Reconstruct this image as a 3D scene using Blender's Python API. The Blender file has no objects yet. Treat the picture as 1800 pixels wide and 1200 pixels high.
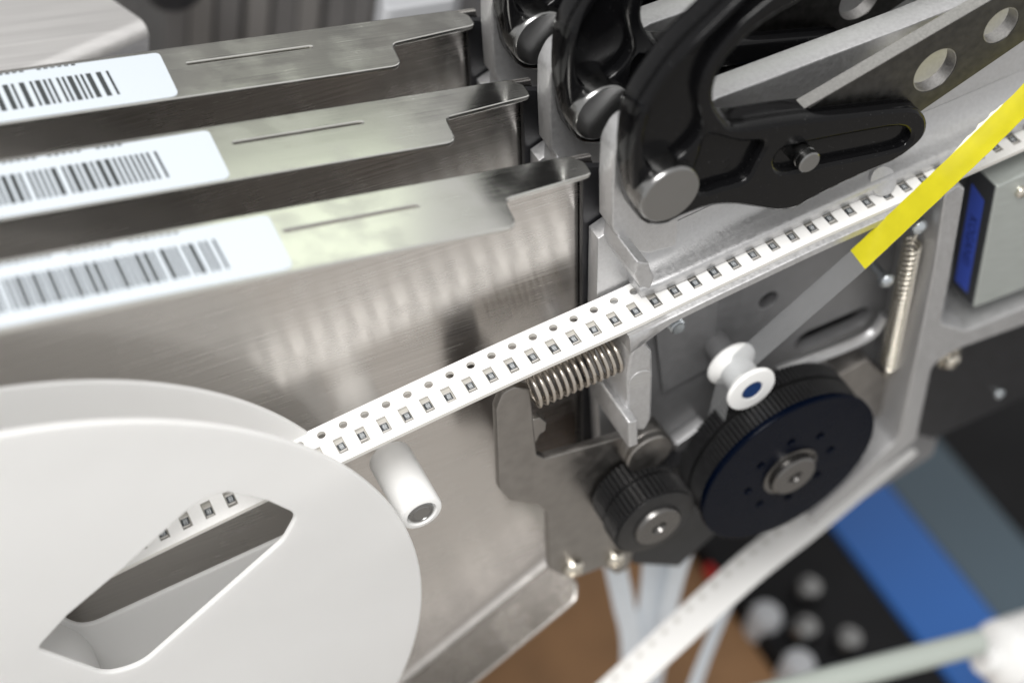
import bpy, math, random
from mathutils import Vector, Matrix
from mathutils.geometry import tessellate_polygon

# All dimensions below are millimetres; S turns them into metres.
S = 0.001
random.seed(7)
PI = math.pi
scn = bpy.context.scene
COL = scn.collection

# ------------------------------------------------------------------ camera
cam_d = bpy.data.cameras.new('camera')
cam = bpy.data.objects.new('camera', cam_d)
COL.objects.link(cam)
RX, RD, RF = Vector((0.87861, -0.44845, 0.16414)), Vector((-0.20706, -0.66746, -0.71528)), Vector((0.43032, 0.59446, -0.67929))
m3 = Matrix((RX, -RD, -RF)).transposed()
cam.matrix_world = Matrix.Translation(Vector((-121.84, -168.31, 252.33)) * S) @ m3.to_4x4()
cam_d.sensor_width = 36.0
cam_d.lens = 57.0
cam_d.clip_start = 0.01
cam_d.clip_end = 20.0
cam_d.dof.use_dof = True
cam_d.dof.focus_distance = 0.277
cam_d.dof.aperture_fstop = 9.0
cam_d.dof.aperture_blades = 9
scn.camera = cam

# ------------------------------------------------------------------ world and lamps
w = bpy.data.worlds.new('World')
scn.world = w
w.use_nodes = True
w.node_tree.nodes['Background'].inputs[0].default_value = (1.0, 0.992, 0.98, 1)
w.node_tree.nodes['Background'].inputs[1].default_value = 0.70

def area(name, loc, target, sx, sy, watts, col=(1, 1, 1)):
    d = bpy.data.lights.new(name, 'AREA')
    d.shape = 'RECTANGLE'
    d.size, d.size_y, d.energy, d.color = sx * S, sy * S, watts, col
    o = bpy.data.objects.new(name, d)
    o.location = Vector(loc) * S
    o.rotation_euler = (Vector(target) - Vector(loc)).to_track_quat('-Z', 'Y').to_euler()
    COL.objects.link(o)
    return o
area('ceiling_lamp', (-300, -200, 600), (0, 0, 50), 360, 260, 5.0, (1, 0.985, 0.965))
area('window_lamp', (195, 500, 520), (-20, 0, 90), 120, 260, 0.08, (0.86, 1.0, 0.68))
scn.view_settings.view_transform = 'Standard'
scn.view_settings.look = 'None'
scn.view_settings.exposure = 0.15
scn.view_settings.gamma = 1.0
scn.view_settings.use_curve_mapping = False
scn.render.engine = 'CYCLES'
scn.render.resolution_x, scn.render.resolution_y = 1024, 682
scn.cycles.max_bounces = 10
scn.cycles.transparent_max_bounces = 12

# ------------------------------------------------------------------ materials
MATS = {}
def mat(name, col, metal=0.0, rough=0.5, spec=0.5, grain=0.0, gscale=(1, 1, 1), rvar=0.0, bump=0.0, bscale=2.0,
        aniso=0.0, tang=None, rot=0.0, sss=0.0, trans=0.0, coat=0.0, alpha=1.0, speck=0.0, transl=0.0, ior=1.5, smudge=0.0):
    m = bpy.data.materials.new(name)
    m.use_nodes = True
    nt = m.node_tree
    N, L = nt.nodes, nt.links
    b = N['Principled BSDF']
    b.inputs['Base Color'].default_value = (*col, 1)
    b.inputs['Metallic'].default_value = metal
    b.inputs['Roughness'].default_value = rough
    b.inputs['Specular IOR Level'].default_value = spec
    b.inputs['IOR'].default_value = ior
    b.inputs['Coat Weight'].default_value = coat
    b.inputs['Coat Roughness'].default_value = 0.05
    b.inputs['Alpha'].default_value = alpha
    b.inputs['Transmission Weight'].default_value = trans
    if sss:
        b.inputs['Subsurface Weight'].default_value = sss
        b.inputs['Subsurface Radius'].default_value = (1, 1, 1)
        b.inputs['Subsurface Scale'].default_value = (4.5 if name == 'reel_plastic' else 1.2) * S
    if aniso:
        b.inputs['Anisotropic'].default_value = aniso
        c = N.new('ShaderNodeCombineXYZ')
        for i in range(3):
            c.inputs[i].default_value = tang[i]
        L.new(c.outputs[0], b.inputs['Tangent'])
    tc = N.new('ShaderNodeTexCoord')
    mm = N.new('ShaderNodeVectorMath'); mm.operation = 'SCALE'
    mm.inputs['Scale'].default_value = 1 / S
    L.new(tc.outputs['Object'], mm.inputs[0])
    def noise(scale3, detail=3, base=1.0, r=0.0):
        mp = N.new('ShaderNodeMapping')
        mp.inputs['Scale'].default_value = scale3
        mp.inputs['Rotation'].default_value = (0, r, 0)
        mp.vector_type = 'POINT'
        if r:
            mr = N.new('ShaderNodeMapping'); mr.inputs['Rotation'].default_value = (0, r, 0)
            L.new(mm.outputs[0], mr.inputs[0]); mp.inputs['Rotation'].default_value = (0, 0, 0)
            L.new(mr.outputs[0], mp.inputs[0])
        else:
            L.new(mm.outputs[0], mp.inputs[0])
        n = N.new('ShaderNodeTexNoise')
        n.inputs['Scale'].default_value = base
        n.inputs['Detail'].default_value = detail
        L.new(mp.outputs[0], n.inputs[0])
        return n.outputs['Fac']
    def ramp(sock, lo, hi, a=0.3, z=0.7):
        r = N.new('ShaderNodeMapRange')
        r.inputs['From Min'].default_value, r.inputs['From Max'].default_value = a, z
        r.inputs['To Min'].default_value, r.inputs['To Max'].default_value = lo, hi
        L.new(sock, r.inputs['Value'])
        return r.outputs[0]
    colsock = None
    if grain:
        g = ramp(noise(gscale, 4, 1.0, rot), 1 - grain, 1 + grain)
        v = N.new('ShaderNodeVectorMath'); v.operation = 'SCALE'
        v.inputs[0].default_value = col
        L.new(g, v.inputs['Scale'])
        colsock = v.outputs[0]
    if speck:
        sp = ramp(noise((1, 1, 1), 2, 3.2), 0, speck, 0.70, 0.76)
        mx = N.new('ShaderNodeMix'); mx.data_type = 'RGBA'
        L.new(sp, mx.inputs[0])
        if colsock: L.new(colsock, mx.inputs[6])
        else: mx.inputs[6].default_value = (*col, 1)
        mx.inputs[7].default_value = (0.5, 0.5, 0.5, 1)
        colsock = mx.outputs[2]
    if colsock: L.new(colsock, b.inputs['Base Color'])
    if rvar:
        r1 = ramp(noise(gscale if grain else (1, 1, 1), 4, 1.0 if grain else 0.25, rot), rough - rvar, rough + rvar)
        if smudge:
            s2 = ramp(noise((1, 1, 1), 3, 0.16), 0, smudge, 0.45, 0.65)
            ad = N.new('ShaderNodeMath'); L.new(r1, ad.inputs[0]); L.new(s2, ad.inputs[1]); r1 = ad.outputs[0]
        L.new(r1, b.inputs['Roughness'])
    if bump:
        bp = N.new('ShaderNodeBump')
        bp.inputs['Strength'].default_value = 1.0
        bp.inputs['Distance'].default_value = bump * S
        L.new(noise(gscale if (grain and bscale == 0) else (1, 1, 1), 3, bscale if bscale else 1.0, rot), bp.inputs['Height'])
        L.new(bp.outputs[0], b.inputs['Normal'])
    if transl:
        tl = N.new('ShaderNodeBsdfTranslucent'); tl.inputs[0].default_value = (*col, 1)
        mxs = N.new('ShaderNodeMixShader'); mxs.inputs[0].default_value = transl
        L.new(b.outputs[0], mxs.inputs[1]); L.new(tl.outputs[0], mxs.inputs[2])
        L.new(mxs.outputs[0], N['Material Output'].inputs[0])
    MATS[name] = m
    return m

br = math.radians(8)
mat('brushed_steel', (0.62, 0.595, 0.57), 1.0, 0.22, grain=0.09, gscale=(0.03, 3, 3), rvar=0.05, aniso=0.9, tang=(-math.sin(br), 0, math.cos(br)), rot=br, smudge=0.05, speck=0.06)
mat('satin_steel', (0.74, 0.73, 0.72), 0.7, 0.36, grain=0.06, gscale=(0.03, 1.2, 1.2), rvar=0.05)
mat('flange_steel', (0.70, 0.695, 0.665), 1.0, 0.17, grain=0.04, gscale=(0.04, 5, 5), rvar=0.04, aniso=0.5, tang=(0, 1, 0), smudge=0.08, speck=0.10)
mat('dull_steel', (0.30, 0.285, 0.27), 1.0, 0.36, grain=0.10, gscale=(0.4, 0.4, 0.4), rvar=0.06, speck=0.12)
mat('hub_steel', (0.17, 0.165, 0.16), 1.0, 0.28, rvar=0.04)
mat('strip_steel', (0.075, 0.073, 0.07), 1.0, 0.34, grain=0.2, gscale=(0.6, 0.6, 0.6), rvar=0.06)
mat('cut_steel', (0.42, 0.41, 0.40), 1.0, 0.38, grain=0.12, gscale=(2.5, 2.5, 2.5), rvar=0.08, bump=0.012, bscale=2.0)
mat('turned_steel', (0.27, 0.27, 0.268), 1.0, 0.24, grain=0.02, gscale=(0.8, 0.8, 0.8), rvar=0.03)
mat('spring_steel', (0.50, 0.46, 0.41), 1.0, 0.25, rvar=0.05)
mat('zinc', (0.56, 0.60, 0.63), 1.0, 0.22, rvar=0.06)
mat('nickel', (0.70, 0.66, 0.58), 1.0, 0.20, rvar=0.05)
mat('cast_aluminium', (0.52, 0.52, 0.525), 0.8, 0.44, grain=0.07, gscale=(1.5, 1.5, 1.5), rvar=0.08, bump=0.035, bscale=3.2)
mat('machined_aluminium', (0.50, 0.50, 0.50), 0.7, 0.42, grain=0.08, gscale=(0.3, 3, 3), rvar=0.08, bump=0.008, bscale=4.0)
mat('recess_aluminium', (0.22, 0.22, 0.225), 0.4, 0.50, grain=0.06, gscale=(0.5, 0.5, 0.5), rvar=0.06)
mat('black_plastic', (0.004, 0.004, 0.0045), 0.0, 0.12, spec=0.17, rvar=0.05, speck=0.10, smudge=0.06, bump=0.006, bscale=0.8)
mat('black_rubber', (0.009, 0.009, 0.0095), 0.0, 0.42, spec=0.45, grain=0.3, gscale=(0.8, 0.8, 0.8))
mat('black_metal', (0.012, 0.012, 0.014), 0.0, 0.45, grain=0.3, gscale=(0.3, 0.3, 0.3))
mat('blue_sheen_disc', (0.0006, 0.002, 0.007), 0.0, 0.26, spec=0.06, rvar=0.05)  # black disc; its bluish sheen is put into the base colour
mat('blue_reflection_pin', (0.012, 0.045, 0.16), 0.3, 0.35, grain=0.2, gscale=(1, 1, 1))  # steel pin; the blue it reflects is painted as its base colour
mat('nylon', (0.80, 0.80, 0.79), 0.0, 0.40, sss=0.5, rvar=0.04)
mat('reel_plastic', (0.92, 0.92, 0.915), 0.0, 0.36, transl=0.45, rvar=0.05, grain=0.01, gscale=(0.05, 0.05, 0.05), bump=1.2, bscale=0.018)
mat('paper', (0.86, 0.855, 0.84), 0.0, 0.62, grain=0.015, gscale=(1.5, 1.5, 1.5), bump=0.01, bscale=4.0)
mat('paper_edge', (0.60, 0.585, 0.55), 0.0, 0.8)
mat('pocket_film', (0.46, 0.445, 0.41), 0.0, 0.35)
mat('old_paper', (0.76, 0.82, 0.88), 0.0, 0.6, grain=0.04, gscale=(0.5, 0.5, 0.5))
mat('label_paper', (0.50, 0.545, 0.59), 0.0, 0.42)
mat('print_ink', (0.035, 0.04, 0.042), 0.0, 0.5)
mat('chip_ceramic', (0.04, 0.045, 0.05), 0.0, 0.35)
mat('chip_terminal', (0.52, 0.505, 0.48), 0.25, 0.42)
mat('chip_mark', (0.75, 0.78, 0.80), 0.0, 0.5)
mat('yellow_film', (0.72, 0.66, 0.03), 0.0, 0.24, grain=0.08, gscale=(0.25, 0.25, 0.25), alpha=0.94, transl=0.35, bump=0.01, bscale=0.5)
mat('torn_film', (0.85, 0.83, 0.62), 0.0, 0.5)
mat('deck_black', (0.010, 0.010, 0.011), 0.0, 0.5, spec=0.1, grain=0.2, gscale=(0.05, 0.05, 0.05))
mat('deck_blue', (0.012, 0.10, 0.36), 0.0, 0.45)
mat('deck_slate', (0.055, 0.085, 0.11), 0.0, 0.5)
mat('bench', (0.43, 0.41, 0.385), 0.0, 0.6, grain=0.05, gscale=(0.02, 0.02, 0.02))
mat('cardboard', (0.25, 0.135, 0.062), 0.0, 0.8, grain=0.2, gscale=(0.04, 0.04, 0.04))
mat('red_plastic', (0.5, 0.02, 0.02), 0.0, 0.4)
mat('blue_label', (0.045, 0.09, 0.48), 0.0, 0.4)
mat('label_ink', (0.006, 0.012, 0.10), 0.0, 0.5)
mat('grey_paint', (0.17, 0.168, 0.168), 0.2, 0.5, grain=0.1, gscale=(0.05, 0.05, 0.05))
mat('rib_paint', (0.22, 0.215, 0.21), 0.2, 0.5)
mat('light_grey_paint', (0.42, 0.43, 0.45), 0.1, 0.45)
mat('valve_metal', (0.46, 0.49, 0.47), 0.55, 0.40, grain=0.06, gscale=(0.2, 2, 2), rvar=0.06)
mat('dark_valve', (0.05, 0.052, 0.056), 0.3, 0.42, speck=0.2)
mat('green_rod', (0.42, 0.46, 0.42), 0.0, 0.3)

def film_material():
    m = bpy.data.materials.new('clear_film')
    m.use_nodes = True
    nt = m.node_tree; N, L = nt.nodes, nt.links
    out = N['Material Output']; N.remove(N['Principled BSDF'])
    t = N.new('ShaderNodeBsdfTransparent'); t.inputs[0].default_value = (0.975, 0.98, 0.985, 1)
    g = N.new('ShaderNodeBsdfGlossy'); g.inputs['Roughness'].default_value = 0.22
    lw = N.new('ShaderNodeLayerWeight'); fr = N.new('ShaderNodeMath'); fr.operation = 'POWER'; fr.inputs[1].default_value = 3.0
    L.new(lw.outputs['Facing'], fr.inputs[0])
    mr = N.new('ShaderNodeMapRange'); mr.inputs['To Min'].default_value = 0.20; mr.inputs['To Max'].default_value = 0.8
    L.new(fr.outputs[0], mr.inputs[0])
    tc = N.new('ShaderNodeTexCoord'); n = N.new('ShaderNodeTexNoise'); n.inputs['Scale'].default_value = 220
    bp = N.new('ShaderNodeBump'); bp.inputs['Distance'].default_value = 0.00012
    L.new(tc.outputs['Object'], n.inputs[0]); L.new(n.outputs['Fac'], bp.inputs['Height'])
    L.new(bp.outputs[0], g.inputs['Normal'])
    df = N.new('ShaderNodeBsdfDiffuse'); df.inputs[0].default_value = (0.8, 0.81, 0.82, 1)
    mg = N.new('ShaderNodeMixShader'); mg.inputs[0].default_value = 0.35
    L.new(g.outputs[0], mg.inputs[1]); L.new(df.outputs[0], mg.inputs[2])
    mx = N.new('ShaderNodeMixShader')
    L.new(mr.outputs[0], mx.inputs[0]); L.new(t.outputs[0], mx.inputs[1]); L.new(mg.outputs[0], mx.inputs[2])
    L.new(mx.outputs[0], out.inputs[0])
    MATS['clear_film'] = m
film_material()

# ------------------------------------------------------------------ mesh helpers
def smooth_closed(pts, n=4):
    """Catmull-Rom through a closed loop."""
    out, k = [], len(pts)
    for i in range(k):
        a, b, c, d = (Vector(pts[(i + j) % k]) for j in (-1, 0, 1, 2))
        for s in range(n):
            t = s / n
            out.append(0.5 * ((2 * b) + (c - a) * t + (2 * a - 5 * b + 4 * c - d) * t * t + (3 * b - a - 3 * c + d) * t ** 3))
    return [tuple(p) for p in out]

def smooth_open(pts, n=6):
    P = [Vector(p) for p in pts]
    P = [2 * P[0] - P[1]] + P + [2 * P[-1] - P[-2]]
    out = []
    for i in range(1, len(P) - 2):
        a, b, c, d = P[i - 1:i + 3]
        for s in range(n):
            t = s / n
            out.append(0.5 * ((2 * b) + (c - a) * t + (2 * a - 5 * b + 4 * c - d) * t * t + (3 * b - a - 3 * c + d) * t ** 3))
    out.append(P[-2])
    return out

def fillet(pts, rad, seg=5):
    """Round polygon corners; rad is one number or one per corner."""
    k = len(pts); out = []
    for i in range(k):
        r = rad[i] if isinstance(rad, (list, tuple)) else rad
        b = Vector(pts[i]); a = Vector(pts[i - 1]); c = Vector(pts[(i + 1) % k])
        u, v = (a - b), (c - b)
        lu, lv = u.length, v.length
        if r <= 0 or lu < 1e-6 or lv < 1e-6:
            out.append(tuple(b)); continue
        u /= lu; v /= lv
        cosang = max(-0.9999, min(0.9999, u.dot(v)))
        half = math.acos(cosang) / 2
        d = min(r / math.tan(half), 0.49 * lu, 0.49 * lv)
        p, q = b + u * d, b + v * d
        for s in range(seg + 1):
            t = s / seg
            out.append(tuple((1 - t) ** 2 * p + 2 * t * (1 - t) * b + t * t * q))
    return out

def circle(cx, cz, r, n=32, a0=0.0):
    return [(cx + r * math.cos(a0 + 2 * PI * i / n), cz + r * math.sin(a0 + 2 * PI * i / n)) for i in range(n)]

def obround(p, q, r, n=8):
    p, q = Vector(p), Vector(q)
    a = math.atan2(q.y - p.y, q.x - p.x)
    out = [(q.x + r * math.cos(a - PI / 2 + PI * i / n), q.y + r * math.sin(a - PI / 2 + PI * i / n)) for i in range(n + 1)]
    out += [(p.x + r * math.cos(a + PI / 2 + PI * i / n), p.y + r * math.sin(a + PI / 2 + PI * i / n)) for i in range(n + 1)]
    return out

def signed_area(p):
    return 0.5 * sum(p[i][0] * p[(i + 1) % len(p)][1] - p[(i + 1) % len(p)][0] * p[i][1] for i in range(len(p)))

def dedupe(p):
    out = []
    for q in p:
        if not out or (Vector(q) - Vector(out[-1])).length > 0.02:
            out.append((q[0], q[1]))
    while len(out) > 3 and (Vector(out[0]) - Vector(out[-1])).length < 0.02:
        out.pop()
    return out

def inset(p, d):
    """Offset a loop to its left by d (inwards for a counter-clockwise loop)."""
    k = len(p); out = []
    for i in range(k):
        a, b, c = Vector(p[i - 1]), Vector(p[i]), Vector(p[(i + 1) % k])
        u, v = (b - a).normalized(), (c - b).normalized()
        n1, n2 = Vector((-u.y, u.x)), Vector((-v.y, v.x))
        s = n1 + n2
        if s.length < 1e-4: s = n1
        s.normalize()
        out.append(tuple(b + s * (d / max(0.45, s.dot(n1)))))
    return out

class MB:
    """Collects geometry in millimetres; build() links it as one mesh object."""
    def __init__(self):
        self.v, self.f, self.mi, self.flat = [], [], [], set()
    def add(self, verts, faces, mi=0):
        o = len(self.v)
        self.v += [tuple(p) for p in verts]
        self.f += [tuple(i + o for i in f) for f in faces]
        self.mi += [mi] * len(faces)
    def prism(self, outer, lo, hi, holes=(), bev=0.25, axis='y', mi=0, frame=None, hole_bev=None):
        """Extrude a loop (with holes) from lo to hi along axis; both rims rounded by bev."""
        if lo > hi: lo, hi = hi, lo
        outer = dedupe(outer)
        if signed_area(outer) < 0: outer.reverse()
        loops = [outer]
        for h in holes:
            h = dedupe(h)
            if signed_area(h) > 0: h.reverse()
            loops.append(h)
        b0, b1 = bev if isinstance(bev, tuple) else (bev, bev)
        b0, b1 = min(b0, (hi - lo) * 0.45), min(b1, (hi - lo) * 0.45)
        lv = [(lo, b0), (lo + b0 * 0.29, b0 * 0.29), (lo + b0, 0)] if b0 > 0 else [(lo, 0)]
        lv += [(hi - b1, 0), (hi - b1 * 0.29, b1 * 0.29), (hi, b1)] if b1 > 0 else [(hi, 0)]
        if frame: M = frame
        elif axis == 'y': M = lambda a, b, c: (a, c, b)
        elif axis == 'z': M = lambda a, b, c: (a, b, c)
        else: M = lambda a, b, c: (c, a, b)
        flip = axis == 'y' and not frame
        caps = {0: [], len(lv) - 1: []}
        for lp in loops:
            k = len(lp); base = []
            for li, (c, d) in enumerate(lv):
                q = inset(lp, d) if d else lp
                base.append(len(self.v))
                self.v += [M(a, b, c) for a, b in q]
                if li in caps: caps[li].append((q, base[-1]))
            for li in range(len(lv) - 1):
                for i in range(k):
                    j = (i + 1) % k
                    f = (base[li] + i, base[li] + j, base[li + 1] + j, base[li + 1] + i)
                    self.f.append(f[::-1] if flip else f); self.mi.append(mi)
        for li, lst in caps.items():
            idx = []
            for q, b0 in lst: idx += [b0 + i for i in range(len(q))]
            tris = tessellate_polygon([[Vector((a, b, 0)) for a, b in q] for q, _ in lst])
            pts2 = [p for q, _ in lst for p in q]
            for t in tris:
                A, B, Cc = (pts2[i] for i in t)
                s = (B[0] - A[0]) * (Cc[1] - A[1]) - (Cc[0] - A[0]) * (B[1] - A[1])
                if abs(s) < 1e-9: continue
                up = (li != 0) != flip
                t = t if (s > 0) == up else t[::-1]
                self.flat.add(len(self.f)); self.f.append(tuple(idx[i] for i in t)); self.mi.append(mi)
        return self
    def box(self, x0, x1, y0, y1, z0, z1, bev=0.2, mi=0):
        return self.prism([(x0, y0), (x1, y0), (x1, y1), (x0, y1)], z0, z1, bev=bev, axis='z', mi=mi)
    def lathe(self, cx, cz, prof, n=48, mi=0, axis='y', cy=0):
        """Revolve (radius, y) pairs about a line parallel to Y through (cx, cz)."""
        o = len(self.v)
        for r, y in prof:
            for i in range(n):
                a = 2 * PI * i / n
                if axis == 'y': self.v.append((cx + r * math.cos(a), y, cz + r * math.sin(a)))
                else: self.v.append((cx + r * math.cos(a), cy + r * math.sin(a), y))
        for k in range(len(prof) - 1):
            for i in range(n):
                j = (i + 1) % n
                f = (o + k * n + i, o + k * n + j, o + (k + 1) * n + j, o + (k + 1) * n + i)
                self.f.append(f); self.mi.append(mi)
        if prof[0][0] > 1e-6: self.f.append(tuple(o + i for i in range(n))[::-1]); self.mi.append(mi)
        if prof[-1][0] > 1e-6: self.f.append(tuple(o + (len(prof) - 1) * n + i for i in range(n))); self.mi.append(mi)
        return self
    def tube(self, path, r, n=10, mi=0):
        path = [Vector(p) for p in path]
        o = len(self.v); prev = None
        for i, p in enumerate(path):
            t = (path[min(i + 1, len(path) - 1)] - path[max(i - 1, 0)]).normalized()
            if prev is None:
                prev = t.orthogonal().normalized()
            u = (prev - t * prev.dot(t)).normalized(); prev = u
            v = t.cross(u)
            rr = r[i] if isinstance(r, list) else r
            for k in range(n):
                a = 2 * PI * k / n
                self.v.append(tuple(p + (u * math.cos(a) + v * math.sin(a)) * rr))
        for i in range(len(path) - 1):
            for k in range(n):
                j = (k + 1) % n
                self.f.append((o + i * n + k, o + i * n + j, o + (i + 1) * n + j, o + (i + 1) * n + k)); self.mi.append(mi)
        self.f.append(tuple(o + k for k in range(n))[::-1]); self.mi.append(mi)
        e = o + (len(path) - 1) * n
        self.f.append(tuple(e + k for k in range(n))); self.mi.append(mi)
        return self
    def sweep(self, sections, close=True, mi=0):
        """Skin a list of equal-length closed sections."""
        n = len(sections[0]); o = len(self.v)
        for s in sections: self.v += [tuple(p) for p in s]
        for i in range(len(sections) - 1):
            for k in range(n):
                j = (k + 1) % n
                self.f.append((o + i * n + k, o + i * n + j, o + (i + 1) * n + j, o + (i + 1) * n + k)); self.mi.append(mi)
        self.f.append(tuple(o + k for k in range(n))[::-1]); self.mi.append(mi)
        e = o + (len(sections) - 1) * n
        self.f.append(tuple(e + k for k in range(n))); self.mi.append(mi)
        return self
    def build(self, name, mats, parent=None, org=(0, 0, 0), smooth=38):
        if isinstance(mats, str): mats = [mats]
        me = bpy.data.meshes.new(name)
        ox, oy, oz = org
        me.from_pydata([((x - ox) * S, (y - oy) * S, (z - oz) * S) for x, y, z in self.v], [], self.f)
        for k in mats: me.materials.append(MATS[k])
        me.polygons.foreach_set('material_index', self.mi)
        import bmesh
        bm = bmesh.new(); bm.from_mesh(me)
        bmesh.ops.recalc_face_normals(bm, faces=bm.faces)
        bm.to_mesh(me); bm.free()
        me.polygons.foreach_set('use_smooth', [True] * len(me.polygons))
        me.set_sharp_from_angle(angle=math.radians(smooth))
        for i in self.flat:
            me.polygons[i].use_smooth = False
        o = bpy.data.objects.new(name, me)
        COL.objects.link(o)
        if parent: o.parent = parent
        else: o.location = Vector(org) * S
        return o

def empty(name, loc):
    o = bpy.data.objects.new(name, None)
    o.empty_display_size = 0.01
    o.location = Vector(loc) * S
    COL.objects.link(o)
    return o

def tag(o, label=None, cat=None, group=None, kind=None):
    if label: o['label'] = label
    if cat: o['category'] = cat
    if group: o['group'] = group
    if kind: o['kind'] = kind
    return o

def text_mesh(txt, size):
    c = bpy.data.curves.new('lettering', 'FONT')
    c.body = txt; c.size = size * S; c.align_x = 'CENTER'; c.align_y = 'CENTER'; c.extrude = 0.008 * S; c.resolution_u = 2
    o = bpy.data.objects.new('lettering', c)
    COL.objects.link(o)
    me = bpy.data.meshes.new_from_object(o.evaluated_get(bpy.context.evaluated_depsgraph_get()))
    bpy.data.objects.remove(o)
    return me

def copy_tree(o, parent, dy=0.0):
    c = o.copy(); COL.objects.link(c); c.parent = parent
    for ch in o.children: copy_tree(ch, c)
    return c

# ================================================================== SETTING: the deck below
DZ = -150
deck = MB()
deck.prism([(-500, -500), (700, -500), (700, 700), (-500, 700)], DZ - 22, DZ - 10, bev=0, axis='z')
tag(deck.build('machine_deck', 'bench'), kind='structure')
def slab(name, x0, x1, y0, y1, z0, z1, m, label, cat, bev=1.0):
    o = MB().box(x0, x1, y0, y1, z0, z1, bev).build(name, m, org=((x0 + x1) / 2, (y0 + y1) / 2, z0))
    return tag(o, label, cat)
slab('cardboard_sheet', 20, 149.5, -40, 200, DZ - 10, DZ - 6, 'cardboard', 'brown cardboard sheet lying below the feeder gears', 'cardboard')
slab('control_panel', 150, 198, -60, 260, DZ - 10, DZ, 'deck_black', 'black machine panel with round silver knobs beside the blue stripe', 'panel')
slab('blue_panel', 198.5, 230, -60, 300, DZ - 10, DZ + 0.5, 'deck_blue', 'bright blue painted strip of the machine deck', 'panel')
slab('slate_panel', 230.5, 263, -60, 340, DZ - 10, DZ, 'deck_slate', 'slate grey strip of the deck right next to the blue strip', 'panel')
slab('dark_cover', 263.5, 520, -160, 400, DZ - 10, DZ - 1, 'deck_black', 'wide plain black cover of the deck beyond the slate strip', 'cover')

# ================================================================== FEEDERS
PITCH = 21.9
ORG = (-20.0, 0.0, -60.0)
feeder = empty('tape_feeder', ORG)
def part(mb, name, mats, parent=None, **k):
    return mb.build(name, mats, parent or feeder, org=ORG, **k)

# ---- folded sheet-metal side: web, top flange with notch and slot, inclined bottom flange
web = MB()
BL = [(25.5, -18.0), (-4.5, -46.1)]
bd = (Vector(BL[0]) - Vector(BL[1])).normalized()
bfar = Vector(BL[1]) - bd * 150
web_out = [(-300, 94.8), (11.0, 94.8), (12.3, 91.5), (25.1, 32.6), (31.9, 2.9), BL[0], BL[1], tuple(bfar), (-300, bfar.y)]
web.prism(web_out, 5.0, 6.0, bev=0.2)
side = part(web, 'side_plate', 'brushed_steel')
fl = MB()
fl_out = [(-300, 6.0), (6.7, 6.0), (9.0, 4.0), (8.8, 0.6), (-8.5, -1.4), (-9.4, -7.8), (-300, -7.8)]
fl_out = fillet(fl_out, [0, 0.6, 1.6, 1.4, 1.6, 2.2, 0])
slot = obround((-44.3, 0.9), (-22.8, 0.9), 0.26)
fl.prism(fl_out, 94.1, 95.0, holes=[slot], bev=0.28, axis='z')
part(fl, 'top_flange', 'flange_steel')
bf = MB()
n2 = Vector((-bd.y, bd.x))
fr = lambda a, b, c: ((Vector(BL[0]) + bd * a + n2 * c).x, b, (Vector(BL[0]) + bd * a + n2 * c).y)
bf.prism(fillet([(-180, 6.0), (1.0, 6.0), (3.2, -3.6), (1.0, -6.9), (-180, -6.9)], [0, 0.5, 2.2, 2.2, 0]), -1.0, 0.0, bev=0.25, frame=fr)
secs = []
for u in (-180, 0.6):
    arc_ = [(2.0 - 2.0 * math.sin(t), 2.0 - 2.0 * math.cos(t)) for t in [PI / 2 * i / 8 for i in range(9)]]
    secs.append([fr(u, 5.0 - d, h) for d, h in arc_] + [fr(u, 5.2, 2.0), fr(u, 5.2, -0.2), fr(u, 3.0, -0.2)])
bf.sweep(secs)
part(bf, 'bottom_flange', 'brushed_steel')

# ---- barcode label on the flange
def barcode_label(root, x1, dy, seed, org):
    rnd = random.Random(seed)
    lab = MB()
    lab.prism(fillet([(x1 - 92, 4.9), (x1, 4.9), (x1 - 0.6, -7.3), (x1 - 92, -7.3)], [1.2, 1.0, 1.6, 1.2]), 95.0, 95.12, bev=0.05, axis='z')
    L = lab.build('barcode_label', 'label_paper', root, org=org)
    ink = MB()
    x = x1 - 9.5
    while x > x1 - 84:
        wd = rnd.choice((0.44, 0.44, 0.85))
        ink.box(x - wd, x, -4.8, 1.8, 95.11, 95.135, 0)
        x -= wd + rnd.choice((0.42, 0.42, 0.45, 0.8))
    ink.build('barcode', 'print_ink', L, org=org)
    t = MB(); x = x1 - 14
    while x > x1 - 84:
        for k in range(rnd.randint(3, 8)):
            t.box(x - 0.7, x, 4.4 + rnd.uniform(0, .12), 4.8, 95.11, 95.135, 0); x -= 1.1
        x -= rnd.uniform(1.2, 3)
    t.build('print_line', 'print_ink', L, org=org)
    return L

# ---- cast aluminium head: upper wall with guide, channel floor, post, recess
body = MB()
wall_out = [(18.2, 101.5), (28.9, 107.3), (65.7, 115.8), (81.5, 120.1), (106.2, 126.4), (129.0, 119.6), (150.0, 86.5), (103.7, 91.9), (82.5, 89.3), (43.0, 76.5), (28.9, 72.5), (24.4, 73.6), (19.5, 76.8), (14.3, 95.3)]
body.prism(fillet(wall_out, 0), -0.5, 4.5, bev=0.3)
cast = part(body, 'cast_head', 'cast_aluminium')

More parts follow.
